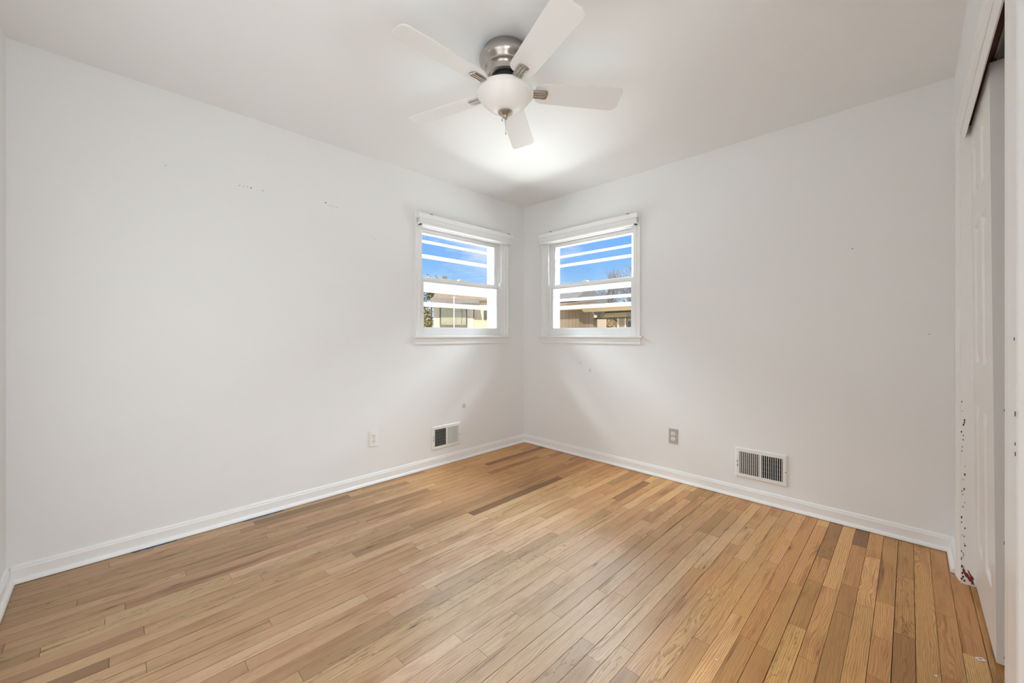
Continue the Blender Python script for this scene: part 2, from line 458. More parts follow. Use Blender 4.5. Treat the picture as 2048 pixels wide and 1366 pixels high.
# oak strip floor
BWID = 0.0583
me = bpy.data.meshes.new('floor'); bm = bmesh.new()
uvl = bm.loops.layers.uv.new('grain'); cal = bm.loops.layers.float_color.new('board')
fr_ = random.Random(21)
k0 = -int(2.93 / BWID) - 1
row = k0
while 2.93 + row * BWID < RW + 0.7:
    x0 = 2.93 + row * BWID; x1 = x0 + BWID
    gap = 0.0008 if fr_.random() < 0.72 else 0.0018
    y = 0.06 + fr_.uniform(0, 0.9)
    off = fr_.uniform(0, 50)
    while y > -RL - 0.05:
        Ln = fr_.choice((fr_.uniform(0.22, 0.6), fr_.uniform(0.35, 0.9), fr_.uniform(0.6, 1.4))) * (1.35 if x0 < 1.3 else 1.0)
        y1 = y - Ln
        if y1 < 0.05:
            ya, yb = min(y, 0.03), max(y1, -RL - 0.03)
            if ya - yb > 0.01:
                c3 = [min(1, max(0, fr_.gauss(0.51, 0.27))), fr_.random() ** 1.3, fr_.random()]
                if fr_.random() < 0.03 and Ln < 0.6: c3[0] = fr_.uniform(0.04, 0.16)
                if fr_.random() < 0.05: c3[0] = fr_.uniform(0.9, 1)
                g2 = gap * 0.5 + 0.0002
                top = [bm.verts.new((xx, yy, 0.0)) for xx, yy in ((x0 + g2, yb + 0.0006), (x1 - g2, yb + 0.0006), (x1 - g2, ya - 0.0006), (x0 + g2, ya - 0.0006))]
                bot = [bm.verts.new((v.co.x, v.co.y, -0.012)) for v in top]
                faces = [bm.faces.new(top)]
                for i in range(4): faces.append(bm.faces.new((bot[i], bot[(i + 1) % 4], top[(i + 1) % 4], top[i])))
                du = fr_.uniform(-0.2, 0.2); dv = fr_.uniform(0, 30)
                for f in faces:
                    for lp in f.loops:
                        lp[uvl].uv = (lp.vert.co.x - x0 + du, lp.vert.co.y + dv)
                        lp[cal] = (c3[0], c3[1], c3[2], 1)
        y = y1
    row += 1
# dark subfloor below the strips (second material)
v = [bm.verts.new(p) for p in ((-0.02, -RL - 0.02, -0.011), (RW + 0.72, -RL - 0.02, -0.011), (RW + 0.72, 0.02, -0.011), (-0.02, 0.02, -0.011))]
f = bm.faces.new(v); f.material_index = 1
v2 = [bm.verts.new((q.co.x, q.co.y, -0.1)) for q in v]
for i in range(4):
    f = bm.faces.new((v2[i], v2[(i + 1) % 4], v[(i + 1) % 4], v[i])); f.material_index = 1
f = bm.faces.new(v2[::-1]); f.material_index = 1
bm.to_mesh(me); bm.free()
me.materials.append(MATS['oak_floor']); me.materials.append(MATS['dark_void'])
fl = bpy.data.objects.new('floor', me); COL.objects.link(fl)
tag(fl, 'worn oak strip floor with narrow boards running along the window wall', 'floor', kind='structure')

# baseboards with quarter-round shoe
BASE = [(0, 0.0), (0, 0.080), (0.005, 0.080), (0.009, 0.074), (0.010, 0.066), (0.013, 0.062), (0.013, 0.020), (0.013, 0.0)]
SHOE = [(0.013, 0.0025)] + [(0.013 + 0.015 * math.cos(t * PI / 12), 0.003 + 0.019 * math.sin(t * PI / 12)) for t in range(0, 7)]
def baseboard(name, f, a, b, label, s0=0, s1=0):
    m = MB()
    m.prism([(d, z + 0.0005) for d, z in BASE], a, b, lambda p, q, t: f(t, p, q))
    o = m.build(name, 'trim_paint')
    MB().prism(SHOE, a + s0, b + s1, lambda p, q, t: f(t, p, q)).build('shoe_molding', 'trim_paint', o, smooth=True)
    tag(o, label, 'baseboard', kind='structure')
    return o
baseboard('baseboard_left', FL, -RL + 0.0135, -0.0135, 'white baseboard under the window wall with the white outlet', -0.0, 0.0)
baseboard('baseboard_right', FR, 0.0, RW, 'white baseboard under the wall with the grey outlet')
def FC(a, d, z): return (RW - d, a, z)
def FB(a, d, z): return (a, -RL + d, z)
baseboard('baseboard_closet', FC, -0.272, -0.0135, 'short white baseboard between the room corner and closet casing')
baseboard('baseboard_rear', FB, 0.0, RW, 'white baseboard on the end wall at the picture edge')

# ------------------------------------------------------------------ windows
def side_casing(f, x0, x1, z0, z1, flip):
    """moulded vertical casing; flip puts the thick back band at x1"""
    w = x1 - x0
    prof = [(0, 0), (0, .019), (.010, .019), (.014, .013), (.030, .012), (.034, .015), (w - .004, .015), (w, .011), (w, 0)]
    if flip: prof = [(w - p, q) for p, q in prof]
    return MB().prism(prof, z0, z1, lambda p, q, t: f(x0 + p, q, t))
def window(name, f, a0, a1, bars, band, lock_at, latch_at, label):
    root = tag(empty(name, f((a0 + a1) / 2, 0, ZS)), label, 'window', kind='structure')
    inv = Vector(root.location)
    def g(a, d, z): return tuple(Vector(f(a, d, z)) - inv)
    i0, i1 = a0 + CW, a1 - CW
    side_casing(g, a0, i0, ZS, ZH + 0.085, False).build('side_casing', 'trim_paint', root)
    side_casing(g, i1, a1, ZS, ZH + 0.085, True).build('side_casing', 'trim_paint', root)
    MB().box((i0, 0, ZH), (i1, .015, ZH + .075), g).build('head_casing', 'trim_paint', root, bevel=.002)
    MB().prism([(-.15, ZS - .018), (-.15, ZS - .004), (-.02, ZS), (.030, ZS), (.036, ZS - .004), (.036, ZS - .014), (.030, ZS - .018)],
               a0 - .020, a1 + .020, lambda p, q, t: g(t, p if i0 < t < i1 else max(p, 0.0), q)).build('stool', 'trim_paint', root)
    MB().box((i0, -.16, ZS - .018), (i1, 0.0, ZS - .002), g).build('sill_board', 'trim_paint', root)
    ap = [(0, ZS - .072), (.010, ZS - .072), (.012, ZS - .066), (.012, ZS - .048), (.016, ZS - .044), (.016, ZS - .030), (.013, ZS - .026), (.013, ZS - .018), (0, ZS - .018)]
    MB().prism(ap, a0, a1, lambda p, q, t: g(t, p, q)).build('apron', 'trim_paint', root)
    # jamb liner with the stops that guide the two sashes
    jm = MB()
    t = .012
    jm.box((i0, -T, ZS), (i0 + t, 0, ZH), g); jm.box((i1 - t, -T, ZS), (i1, 0, ZH), g); jm.box((i0 + t, -T, ZH - t), (i1 - t, 0, ZH), g)
    for x, s in ((i0 + t, 1), (i1 - t, -1)):
        lo, hi = sorted((x, x + s * .010))
        jm.box((lo, -.020, ZS), (hi, -.004, ZH - t), g)
        jm.box((lo, -.060, ZS), (hi, -.054, ZH - t), g)
    jm.build('jamb', 'trim_paint', root, bevel=.0012)
    j0, j1 = i0 + t, i1 - t
    def sash(nm, d0, d1, z0, z1, st, tr_, br_):
        m = MB()
        m.box((j0 + .003, d0, z0), (j0 + st, d1, z1), g); m.box((j1 - st, d0, z0), (j1 - .003, d1, z1), g)
        m.box((j0 + st, d0, z1 - tr_), (j1 - st, d1, z1), g); m.box((j0 + st, d0, z0), (j1 - st, d1, z0 + br_), g)
        # glazing bead
        b = .007
        dm = (d0 + d1) / 2
        for lo, hi in (((j0 + st, dm - .006, z0 + br_), (j0 + st + b, dm + .006, z1 - tr_)), ((j1 - st - b, dm - .006, z0 + br_), (j1 - st, dm + .006, z1 - tr_)),
                       ((j0 + st, dm - .006, z1 - tr_ - b), (j1 - st, dm + .006, z1 - tr_)), ((j0 + st, dm - .006, z0 + br_), (j1 - st, dm + .006, z0 + br_ + b))):
            m.box(lo, hi, g)
        o = m.build(nm, 'trim_paint', root, bevel=.0015)
        MB().box((j0 + st, dm - .0015, z0 + br_), (j1 - st, dm + .0015, z1 - tr_), g).build('pane', 'clear_glass', o)
        return o
    lower = sash('lower_sash', -.053, -.022, ZS + .001, 1.603, .038, .030, .064)
    upper = sash('upper_sash', -.092, -.062, 1.566, ZH - t - .001, .034, .022, .032)
    # cam lock on the meeting rail
    lk = MB()
    lk.prism([(.030 * math.cos(k * PI / 10), .016 * math.sin(k * PI / 10)) for k in range(11)], -.056, -.030, lambda p, q, tt: g(lock_at + p, tt, 1.603 + q))
    lk.build('sash_lock', 'trim_paint', lower)
    if latch_at is not None:
        MB().box((latch_at - .018, -.030, 1.555), (latch_at + .012, -.002, 1.625), g).build('tilt_latch', 'vinyl_white', lower, bevel=.004)
    # storm window: frame, wide meeting rail and narrow horizontal rails
    m = MB()
    e0, e1 = .118, .136
    m.box((j0, -e1, ZS), (j0 + .050, -e0, ZH - t), g); m.box((j1 - .085, -e1, ZS), (j1, -e0, ZH - t), g)
    m.box((j0 + .05, -e1, ZH - t - .030), (j1 - .085, -e0, ZH - t), g); m.box((j0 + .05, -e1, ZS), (j1 - .085, -e0, ZS + .070), g)
    st_ = m.build('storm_frame', 'storm_vinyl', root, bevel=.001)
    MB().box((j0 + .05, -e1 - .002, band[0]), (j1 - .085, -e0 + .004, band[1]), g).build('storm_meeting_rail', 'storm_vinyl', root, bevel=.001)
    for z0, z1 in bars:
        MB().box((j0 + .05, -.130, z0), (j1 - .085, -.122, z1), g).build('storm_rail', 'storm_vinyl', root, bevel=.001)
    MB().box((j0 + .05, -.129, ZS + .07), (j1 - .085, -.126, ZH - t - .030), g).build('storm_pane', 'clear_glass', root)
    return root
window('window_1', FL, A0, A1, [(1.911, 1.936), (1.779, 1.813), (1.361, 1.402)], (1.488, 1.60), -0.80, -0.325,
       'white double-hung window on the wall with the white outlet')
window('window_2', FR, B0, B1, [(1.879, 1.902), (1.787, 1.815), (1.444, 1.473), (1.367, 1.402)], (1.530, 1.60), 0.735, None,
       'white double-hung window on the wall with the grey outlet')

# raised mini blinds along the window heads
def blind(f, a0, a1, end_a, cords, tassel, label):
    root = tag(empty('mini_blind', f((a0 + a1) / 2, .03, 2.0)), label, 'blind', group='raised white mini blinds')
    inv = Vector(root.location)
    def g(a, d, z): return tuple(Vector(f(a, d, z)) - inv)
    hr = [(.020, 2.067), (.020, 2.104), (.022, 2.108), (.056, 2.108), (.060, 2.104), (.060, 2.100), (.0575, 2.097), (.0575, 2.067), (.022, 2.067)]
    head = MB().prism(hr, a0 + .004, a1 - .004, lambda p, q, t: g(t, p, q)).build('headrail', 'vinyl_white', root)
    for x in (a0, a1 - .004):
        MB().box((x, .018, 2.066), (x + .004, .064, 2.112), g).build('end_bracket', 'vinyl_white', root, bevel=.001)
    sl = MB()
    for k in range(11):
        z = 2.0295 + k * .0033
        sl.prism([(.024, z), (.040, z + .0012), (.0568, z), (.0572, z + .0015), (.0568, z + .0030), (.040, z + .0032), (.024, z + .0030)], a0 + .010, a1 - .010, lambda p, q, t: g(t, p, q))
    sl.build('slat_stack', 'vinyl_white', root)
    MB().prism([(.022, 2.012), (.022, 2.026), (.026, 2.029), (.055, 2.029), (.058, 2.026), (.058, 2.012)], a0 + .006, a1 - .006, lambda p, q, t: g(t, p, q)).build('bottom_rail', 'vinyl_white', root, bevel=.001)
    MB().box((end_a - .010, .030, 2.008), (end_a + .010, .059, 2.016), g).build('rail_end_plug', 'black_metal', root)
    for cx_ in cords:
        MB().box((cx_ - .012, .034, 2.106), (cx_ + .012, .061, 2.111), g).build('cord_clip', 'damper', root)
        MB().tube([g(cx_, .0600, 2.098), g(cx_, .0600, 2.020)], .0010, 6).build('ladder_cord', 'vinyl_white', root)
    if tassel is not None:
        c = MB().tube([g(tassel, .0400, 2.010), g(tassel, .0300, 1.850)], .0007, 6).build('pull_cord', 'vinyl_white', root)
        MB().lathe([(0, .010), (.003, .009), (.0055, 0.0), (.0055, -.012), (0, -.013)], 12, lambda x, y, z: tuple(Vector(g(tassel, .030, 1.845)) + Vector((x, y, z)))).build('tassel', 'vinyl_white', c, smooth=True)
    return root
blind(FL, -1.300, -0.228, -1.282, (-1.18, -0.285), None, 'raised white mini blind above the window on the white outlet wall')
blind(FR, 0.238, 1.300, 1.282, (1.215, 0.40), 0.246, 'raised white mini blind with small cord tassel above the grey outlet wall window')

# ------------------------------------------------------------------ closet casing, jambs, track and door
CX = RW - 0.013
tr1 = empty('trim_1', (RW, CY0, 0)); tag(tr1, 'white casing and jambs round the closet opening with chipped paint', 'trim', kind='structure')
iv = Vector(tr1.location)
def gc(x, y, z): return (x - iv.x, y - iv.y, z)
# far side casing (outer band, step, inner bead)
MB().prism([(-0.275, RW), (-0.275, CX), (-0.292, CX), (-0.298, CX + .004), (-0.318, CX + .005), (-0.322, CX + .008), (-0.331, CX + .008), (CY0, CX + .011), (CY0, RW)],
           0.0005, 2.088, lambda p, q, t: gc(q, p, t)).build('side_casing', 'trim_paint', tr1)
# head casing
MB().prism([(2.088, RW), (2.088, CX), (2.071, CX), (2.065, CX + .004), (2.046, CX + .005), (2.042, CX + .008), (2.034, CX + .008), (2.030, CX + .011), (2.030, RW)],
           -0.335, CY1, lambda p, q, t: gc(q, t, p)).build('head_casing', 'trim_paint', tr1)
# jambs: far jamb has the chipped patch near the floor
jb = MB()
jb.box((RW, CY0, 0.0005), (RW + .11, CY0 - .018, CZ), gc)
jb.build('side_jamb', 'trim_paint', tr1)
ch = MB()
jy = CY0 - .0184
def blob(pts, t=.0006):
    ch.prism(pts, 0, t, lambda p, q, tt: gc(RW + p, jy + .0004 - tt, q))
blob([(.006, .072), (.012, .066), (.014, .056), (.022, .050), (.026, .040), (.034, .034), (.038, .022), (.040, .004), (.036, .010), (.030, .006), (.031, .016), (.024, .020), (.020, .030), (.013, .036), (.009, .048), (.005, .056)])
blob([(.019, .070), (.024, .064), (.030, .050), (.037, .040), (.040, .030), (.034, .030), (.028, .040), (.022, .056)])
ch.build('paint_chip', 'chip_red', tr1)
ck = MB()
cr = random.Random(4)
for k in range(34):
    z = 0.07 + 0.75 * cr.random() ** 1.6; p = cr.uniform(-.002, .010); s = cr.uniform(.0016, .0042)
    ck.prism([(p, z - s * 1.8), (p + s, z - s * .5), (p + s * .7, z + s * 1.4), (p - s * .4, z + s)], 0, .0006, lambda a, b, tt: gc(RW + a + .002, jy + .0004 - tt, b))
for p, z in ((.006, .030), (.010, .014), (.004, .046), (.002, .020)):
    ck.prism([(p, z - .006), (p + .004, z), (p + .003, z + .007), (p - .003, z + .003)], 0, .0006, lambda a, b, tt: gc(RW + a, jy + .0004 - tt, b))
ck.build('paint_chip', 'chip_dark', tr1)
# fascia that hides the track, raw wood head jamb and the metal track
MB().prism([(RW + .0002, 2.0295), (RW + .0085, 2.003), (RW + .010, 2.000), (RW + .0135, 2.000), (RW + .0135, CZ), (RW + .0002, CZ)], CY0 - .018, CY1, lambda p, q, t: gc(p, t, q)).build('track_fascia', 'trim_paint', tr1)
MB().box((RW + .0137, CY0 - .0005, 2.056), (RW + .0375, CY1 + .0005, 2.20), gc).build('head_jamb', 'raw_wood', tr1)
tk = MB()
tk.box((RW + .0378, CY0 - .0005, 2.048), (RW + .0435, CY1 + .0005, 2.058), gc)
tk.box((RW + .0435, CY0 - .0005, 2.044), (RW + .0452, CY1 + .0005, 2.058), gc)
tk.build('door_track', 'track_metal', tr1)
# near side jamb and casing
NY = CY1 - .018
MB().box((RW, CY1, 0.0005), (RW + .11, CY1 + .018, CZ - .001), gc).build('side_jamb', 'trim_paint', tr1)
MB().prism([(-1.650, RW), (-1.650, RW - .0125), (-1.654, RW - .014), (-1.700, RW - .014), (-1.712, RW - .013), (-1.772, RW - .012), (-1.780, RW - .010), (-1.780, RW)],
           0.0005, 2.088, lambda p, q, t: gc(q, p, t)).build('side_casing', 'trim_paint', tr1)
nk = MB()
for y, z, s in ((-1.6520, .655, .0022), (-1.6525, .40, .0016), (-1.705, .30, .0016), (-1.6520, .95, .0018), (-1.778, .96, .003), (-1.778, .90, .002), (-1.779, .88, .0025), (-1.768, 1.11, .002)):
    nk.box((RW - .0146, y - s * .5, z - s * 1.6), (RW - .0135, y + s * .5, z + s * 1.6), gc)
nk.build('paint_chip', 'chip_dark', tr1)

# six panel sliding door, hung so that its top leans a little into the room
DY0, DY1 = -0.346, -0.947
door = empty('door_1', (3.0485, (DY0 + DY1) / 2, 2.045)); tag(door, 'white six panel sliding closet door leaning slightly in its track', 'door', kind='structure')
door.rotation_euler = (0, R(-0.44), 0)
dv_ = Vector(door.location)
hw = (DY0 - DY1) / 2
def gd(y, d, z): return (d, y, z - dv_.z)     # y about the door centre, d from front face inward
TD = .034
dm_ = MB()
st = .105; mid = .085
zr = [(.012, .215), (.82, 1.0), (1.575, 1.70), (1.925, 2.042)]
for z0, z1 in zr: dm_.box((-hw, 0, z0), (hw, TD, z1), gd)
for z0, z1 in ((.215, .82), (1.0, 1.575), (1.70, 1.925)):
    for y0, y1 in ((-hw, -hw + st), (-mid / 2, mid / 2), (hw - st, hw)): dm_.box((y0, 0, z0), (y1, TD, z1), gd)
dm_.build('door_slab', 'door_paint', door)
for z0, z1 in ((.215, .82), (1.0, 1.575), (1.70, 1.925)):
    for y0, y1 in ((-hw + st, -mid / 2), (mid / 2, hw - st)):
        m = MB()
        def ring(ins, d): return [m.bm.verts.new(gd(a, d, b)) for a, b in ((y0 + ins, z0 + ins), (y1 - ins, z0 + ins), (y1 - ins, z1 - ins), (y0 + ins, z1 - ins))]
        rr = [ring(0, .0), ring(.010, .009), ring(.024, .009), ring(.040, .003)]
        for a, b in zip(rr, rr[1:]):
            for k in range(4): m.face([a[k], a[(k + 1) % 4], b[(k + 1) % 4], b[k]])
        m.face(rr[-1])
        bk = ring(0, TD); m.face(bk[::-1])
        for k in range(4): m.face([rr[0][k], rr[0][(k + 1) % 4], bk[(k + 1) % 4], bk[k]])
        m.build('door_panel', 'door_paint', door)

# ------------------------------------------------------------------ ceiling fan
FX, FY = 1.519, -1.754
fan = tag(empty('ceiling_fan', (FX, FY, H)), 'hugger ceiling fan with five white blades and frosted bowl light', 'ceiling fan')
def hz(z): return z - H
MB().lathe([(0, 0), (.099, 0), (.101, -.004), (.102, -.026), (.106, -.030), (.117, -.034), (.122, -.044), (.121, -.056), (.113, -.068), (.099, -.078), (.097, -.082), (.097, -.087), (.092, -.090),
            (.086, -.094), (.082, -.104), (.081, -.114), (.080, -.118), (.080, -.121), (.075, -.124), (.070, -.129), (.066, -.130), (0, -.130)], 64).build('motor_housing', 'nickel', fan, smooth=True)
MB().lathe([(0, -.128), (.062, -.130), (.060, -.150), (.068, -.158), (.082, -.166), (.094, -.176), (.094, -.186), (0, -.188)], 48).build('motor_core', 'black_metal', fan, smooth=True)
MB().lathe([(.060, -.182), (.100, -.183), (.122, -.186), (.130, -.191), (.1325, -.199), (.1315, -.207), (.126, -.212), (.1225, -.216), (.119, -.222), (.110, -.235), (.095, -.251), (.078, -.264), (.058, -.276), (.038, -.283), (.0, -.286)], 64).build('light_bowl', 'frosted_glass', fan, smooth=True)
fin = MB().lathe([(0, -.280), (.030, -.281), (.034, -.285), (.033, -.290), (.026, -.296), (.017, -.301), (.013, -.305), (.010, -.309), (.011, -.313), (.009, -.318), (.0, -.321)], 40).build('finial', 'nickel', fan, smooth=True)
fwd = Vector((-.7048, .7094, 0)); rgt = Vector((.7094, .7048, 0))
for (lat, dep, z0, z1) in ((.002, -.006, -.318, -.385), (-.0145, -.020, -.298, -.330)):
    p = rgt * lat + fwd * dep
    m = MB(); n = int((z0 - z1) / .0042)
    for k in range(n):
        z = z0 - (k + .5) * .0042
        m.lathe([(0, .0018), (.0016, 0), (0, -.0018)], 6, lambda x, y, zz, z=z: (p.x + x, p.y + y, z + zz))
    m.tube([(p.x, p.y, z0 + .004), (p.x, p.y, z1)], .0006, 5)
    m.lathe([(0, .004), (.0022, .002), (.0026, -.006), (0, -.009)], 8, lambda x, y, zz: (p.x + x, p.y + y, z1 + zz))
    m.build('pull_chain', 'nickel', fan, smooth=True)
ZB = -.186
PITCH = R(13)
def make_blade():
    r0, r1 = .140, .556
    w0, w1 = .114, .134
    pts = []
    def corner(cx_, cy_, rad, a0, a1, n=6):
        for k in range(n + 1):
            a = a0 + (a1 - a0) * k / n
            pts.append((cx_ + rad * math.cos(a), cy_ + rad * math.sin(a)))
    corner(r1 - .026, -w1 / 2 + .026, .026, -PI / 2, 0)
    corner(r1 - .030, w1 / 2 - .030, .030, 0, PI / 2)
    corner(r0 + .040, w0 / 2 - .040, .040, PI / 2, PI)
    corner(r0 + .040, -w0 / 2 + .040, .040, PI, 1.5 * PI)
    b = MB().prism(pts, -.003, .003, lambda p, q, t: (p, q, t)).build('fan_blade', 'blade_white', None, bevel=.0012)
    m = MB()
    # bracket: tongue under the blade with raised ribs, and the arm to the motor
    tongue = [(.112, -.022), (.186, -.0255)] + [(.192 + .010 * math.cos(a), .0255 * math.sin(a)) for a in [(-PI / 2 + k * PI / 8) for k in range(1, 8)]] + [(.186, .0255), (.112, .022)]
    m.prism(tongue, -.0072, -.0031, lambda p, q, t: (p, q, t))
    for q0 in (-.0145, 0, .0145):
        m.box((.116, q0 - .0040, -.0112), (.191, q0 + .0040, -.0070))
    m.prism([(.082, .004), (.100, -.002), (.122, -.0072), (.140, -.0072), (.140, -.0125), (.120, -.0125), (.098, -.008), (.082, -.003)], -.012, .012, lambda p, q, t: (p, t, q))
    m.build('blade_bracket', 'nickel', b, bevel=.0015)
    return b
PH = 0.130 + 0.7822      # world angle of the first blade
proto = make_blade()
for k in range(5):
    b = proto if k == 0 else copy_tree(proto)
    b.parent = fan
    b.matrix_local = Matrix.Translation((0, 0, ZB)) @ Matrix.Rotation(PH + k * 2 * PI / 5, 4, 'Z') @ Matrix.Rotation(-PITCH, 4, 'X')

# ------------------------------------------------------------------ registers and outlets
def register(f, a0, a1, z0, z1, n, lever_z, label):
    root = tag(empty('wall_register', f((a0 + a1) / 2, 0, z0)), label, 'vent', group='white wall registers')
    inv = Vector(root.location)
    def g(a, d, z): return tuple(Vector(f(a, d, z)) - inv)
    bx = .026; bz = .028
    m = MB()
    fr0 = .009
    o = [(a0, z0), (a1, z0), (a1, z1), (a0, z1)]
    i = [(a0 + bx, z0 + bz), (a1 - bx, z0 + bz), (a1 - bx, z1 - bz), (a0 + bx, z1 - bz)]
    def rg(pts, d, ins=0.0):
        cx_ = (a0 + a1) / 2; cz_ = (z0 + z1) / 2
        return [m.bm.verts.new(g(a + (ins if a < cx_ else -ins), d, z + (ins if z < cz_ else -ins))) for a, z in pts]
    rr = [rg(o, 0.0005), rg(o, .0035), rg(o, fr0, .008), rg(i, fr0), rg(i, .0005)]
    for a, b in zip(rr, rr[1:]):
        for k in range(4): m.face([a[k], a[(k + 1) % 4], b[(k + 1) % 4], b[k]])
    m.build('frame', 'vent_white', root)
    MB().box((a0 + bx, .0006, z0 + bz), (a1 - bx, .0012, z1 - bz), g).build('duct_back', 'dark_void', root)
    ia, ib = a0 + bx, a1 - bx; ca = (ia + ib) / 2
    MB().box((ca - .005, .001, z0 + bz), (ca + .005, fr0, z1 - bz), g).build('divider', 'vent_white', root)
    dmp = MB()
    for k in range(5):
        z = z0 + bz + (z1 - z0 - 2 * bz) * (k + .5) / 5
        dmp.box((ia, .0014, z - .0016), (ib, .0019, z + .0016), g)
    dmp.build('damper', 'damper', root)
    for (lo, hi, s) in ((ia, ca - .005, -1), (ca + .005, ib, 1)):
        m = MB()
        for k in range(n):
            c_ = lo + (hi - lo) * (k + .5) / n
            w = .0024
            # each fin leans outward, away from the centre
            m.prism([(c_ - s * w - .0006, .0022), (c_ - s * w + .0006, .0022), (c_ + s * w * .75 + .0006, fr0 - .0003), (c_ + s * w * .75 - .0006, fr0 - .0003)], z0 + bz, z1 - bz, lambda p, q, t: g(p, q, t))
        m.build('louver_bank', 'vent_white', root)
    lv = MB(); la = a0 + bx * .55
    lv.box((la - .002, fr0 - .001, lever_z - .022), (la + .002, fr0 + .0004, lever_z + .022), g)
    lv.build('lever_slot', 'slot', root)
    MB().box((la - .006, fr0, lever_z - .004), (la + .004, fr0 + .010, lever_z + .004), g).build('damper_lever', 'vent_white', root, bevel=.001)
    for a in (a0 + .010, a1 - .010):
        MB().disc(g(a, fr0, (z0 + z1) / 2 - .008), Vector(f(0, 1, 0)), .0035, 10, .0012).build('screw', 'damper', root)
    return root
register(FL, -1.141, -0.842, .139, .339, 10, .235, 'white wall register beside the white outlet, near the room corner')
register(FR, 2.002, 2.305, .141, .346, 10, .235, 'white wall register beside the grey outlet, below the blank wall')

def outlet(f, a, z, plate, label):
    root = tag(empty('power_outlet', f(a, 0, z)), label, 'outlet', group='duplex wall outlets')
    inv = Vector(root.location)
    def g(x, d, q): return tuple(Vector(f(a + x, d, z + q)) - inv)
    MB().prism([(-.035, 0.0004), (-.035, .0025), (-.031, .0055), (.031, .0055), (.035, .0025), (.035, .0004)], -.057, .057, lambda p, q, t: g(p, q, t)).build('cover_plate', plate, root, bevel=.001)
    for s in (-1, 1):
        m = MB()
        pts = [(.0165 * math.cos(k * PI / 12), max(-.0135, min(.0135, .0165 * math.sin(k * PI / 12)))) for k in range(24)]
        m.prism(pts, .0045, .0075, lambda p, q, t: g(p, t, q + s * .0195))
        rc = m.build('receptacle', 'receptacle', root)
        h = MB()
        h.box((-.0075, .0074, s * .0195 - .001), (-.0055, .0080, s * .0195 + .008), g)
        h.box((.0055, .0074, s * .0195 + .000), (.0075, .0080, s * .0195 + .0075), g)
        h.disc(g(0, .0074, s * .0195 - .0065), Vector(f(0, 1, 0)), .0026, 10, .0006)
        h.build('slot', 'slot', rc)
    MB().disc(g(0, .0054, 0), Vector(f(0, 1, 0)), .0028, 12, .001).build('screw', 'damper', root)
    return root
outlet(FL, -1.656, .338, 'plate_white', 'white duplex outlet with white cover plate beside the dark gridded register')
outlet(FR, 1.568, .338, 'plate_grey', 'duplex outlet with grey cover plate below the window')

# ------------------------------------------------------------------ small things on the floor
def tape(y0, y1, label, seed):
    r_ = random.Random(seed)
    m = MB()
    n = 14
    top = [(y0 + (y1 - y0) * k / n, 0.0355 + (r_.uniform(-.002, .004) if 0 < k < n else -.008)) for k in range(n + 1)]
    bot = [(y1, .024), (y0, .024)]
    m.prism([(b, a) for a, b in top] + [(b, a) for a, b in bot], .0002, .0008, lambda p, q, t: (p, q, t))
    return tag(m.build('painters_tape', 'tape_blue'), label, 'tape', group='blue painters tape scraps')
tape(-2.500, -2.270, 'scrap of blue painters tape under the baseboard, the piece nearer the outlet', 1)
tape(-2.980, -2.790, 'scrap of blue painters tape under the baseboard, the piece farther from the outlet', 2)
tg = MB().box((-.011, -.008, .0004), (.011, .008, .0022)).build('label_chip', 'paper', None, bevel=.0004, loc=(3.0095, -0.985, 0))
tg.location = (3.030, -0.942, 0.0); tg.rotation_euler = (0, 0, R(35))
tag(tg, 'tiny white plastic chip with a blue mark lying by the closet door', 'chip')
MB().box((-.006, -.0022, .0022), (.005, .0028, .0026)).build('printed_mark', 'ink_blue', tg)
sc = MB().prism([(-.006, -.002), (.001, -.004), (.006, .001), (.0, .003)], .0003, .0012, lambda p, q, t: (p, q, t)).build('paint_flake', 'paper', None, loc=(2.919, -1.145, 0))
tag(sc, 'white paint flake on the boards near the closet door', 'flake')
sc2 = MB().prism([(-.003, -.002), (.002, -.003), (.004, .002), (-.001, .003)], .0003, .0010, lambda p, q, t: (p, q, t)).build('paint_flake', 'paper', None, loc=(2.384, -1.583, 0))
tag(sc2, 'tiny white speck of paint in the open middle of the floor', 'flake')

# ------------------------------------------------------------------ outside
gr = MB().box((-45, -20, -0.6), (20, 45, -0.4)).build('ground', 'lawn')
tag(gr, 'dry winter lawn outside the windows', 'ground', kind='structure')

# house across from the left wall's window: local X along its front, local Y away from us
HA, HR = Vector((-8.117, 4.369, -.4)), R(55.93)
tX, tY = Vector((math.cos(HR), math.sin(HR), 0)), Vector((-math.sin(HR), math.cos(HR), 0))
ha = tag(empty('neighbor_house', HA, HR), 'beige house with brown hip roof seen through the white outlet wall window', 'house')
def gh(x, y, z): return (x, y, z + .4)
wall_a = MB(); wall_a.box((0, .02, -.4), (1.30, 3.4, 2.20), gh)
for k in range(10):
    x = k * .13
    wall_a.box((x, 0.0, -.4), (x + .118, .02, 2.20), gh)
wall_a.build('front_wall', 'house_pink', ha)
MB().box((1.32, .05, -.4), (2.3, 3.4, 2.20), gh).build('side_wall', 'house_tan', ha)
MB().box((1.30, 0.0, 1.66), (1.325, .06, 2.20), gh).build('corner_board', 'frame_brown', ha)
MB().box((1.30, .02, -.4), (1.325, .06, 1.66), gh).build('corner_board', 'house_tan', ha)
wf = MB()
wf.box((.20, -.03, 1.43), (.235, .01, 2.10), gh); wf.box((1.055, -.03, 1.43), (1.09, .01, 2.10), gh); wf.box((.235, -.03, 2.07), (1.055, .01, 2.10), gh)
wf = wf.build('window_frame', 'frame_brown', ha)
MB().box((.235, -.02, 1.437), (1.055, .0, 2.07), gh).build('pane', 'house_glass', wf)
MB().tube([gh(.885, -.024, 2.05), gh(.93, -.024, 1.75), gh(.89, -.024, 1.46)], .008, 6).build('cord', 'frame_brown', wf)
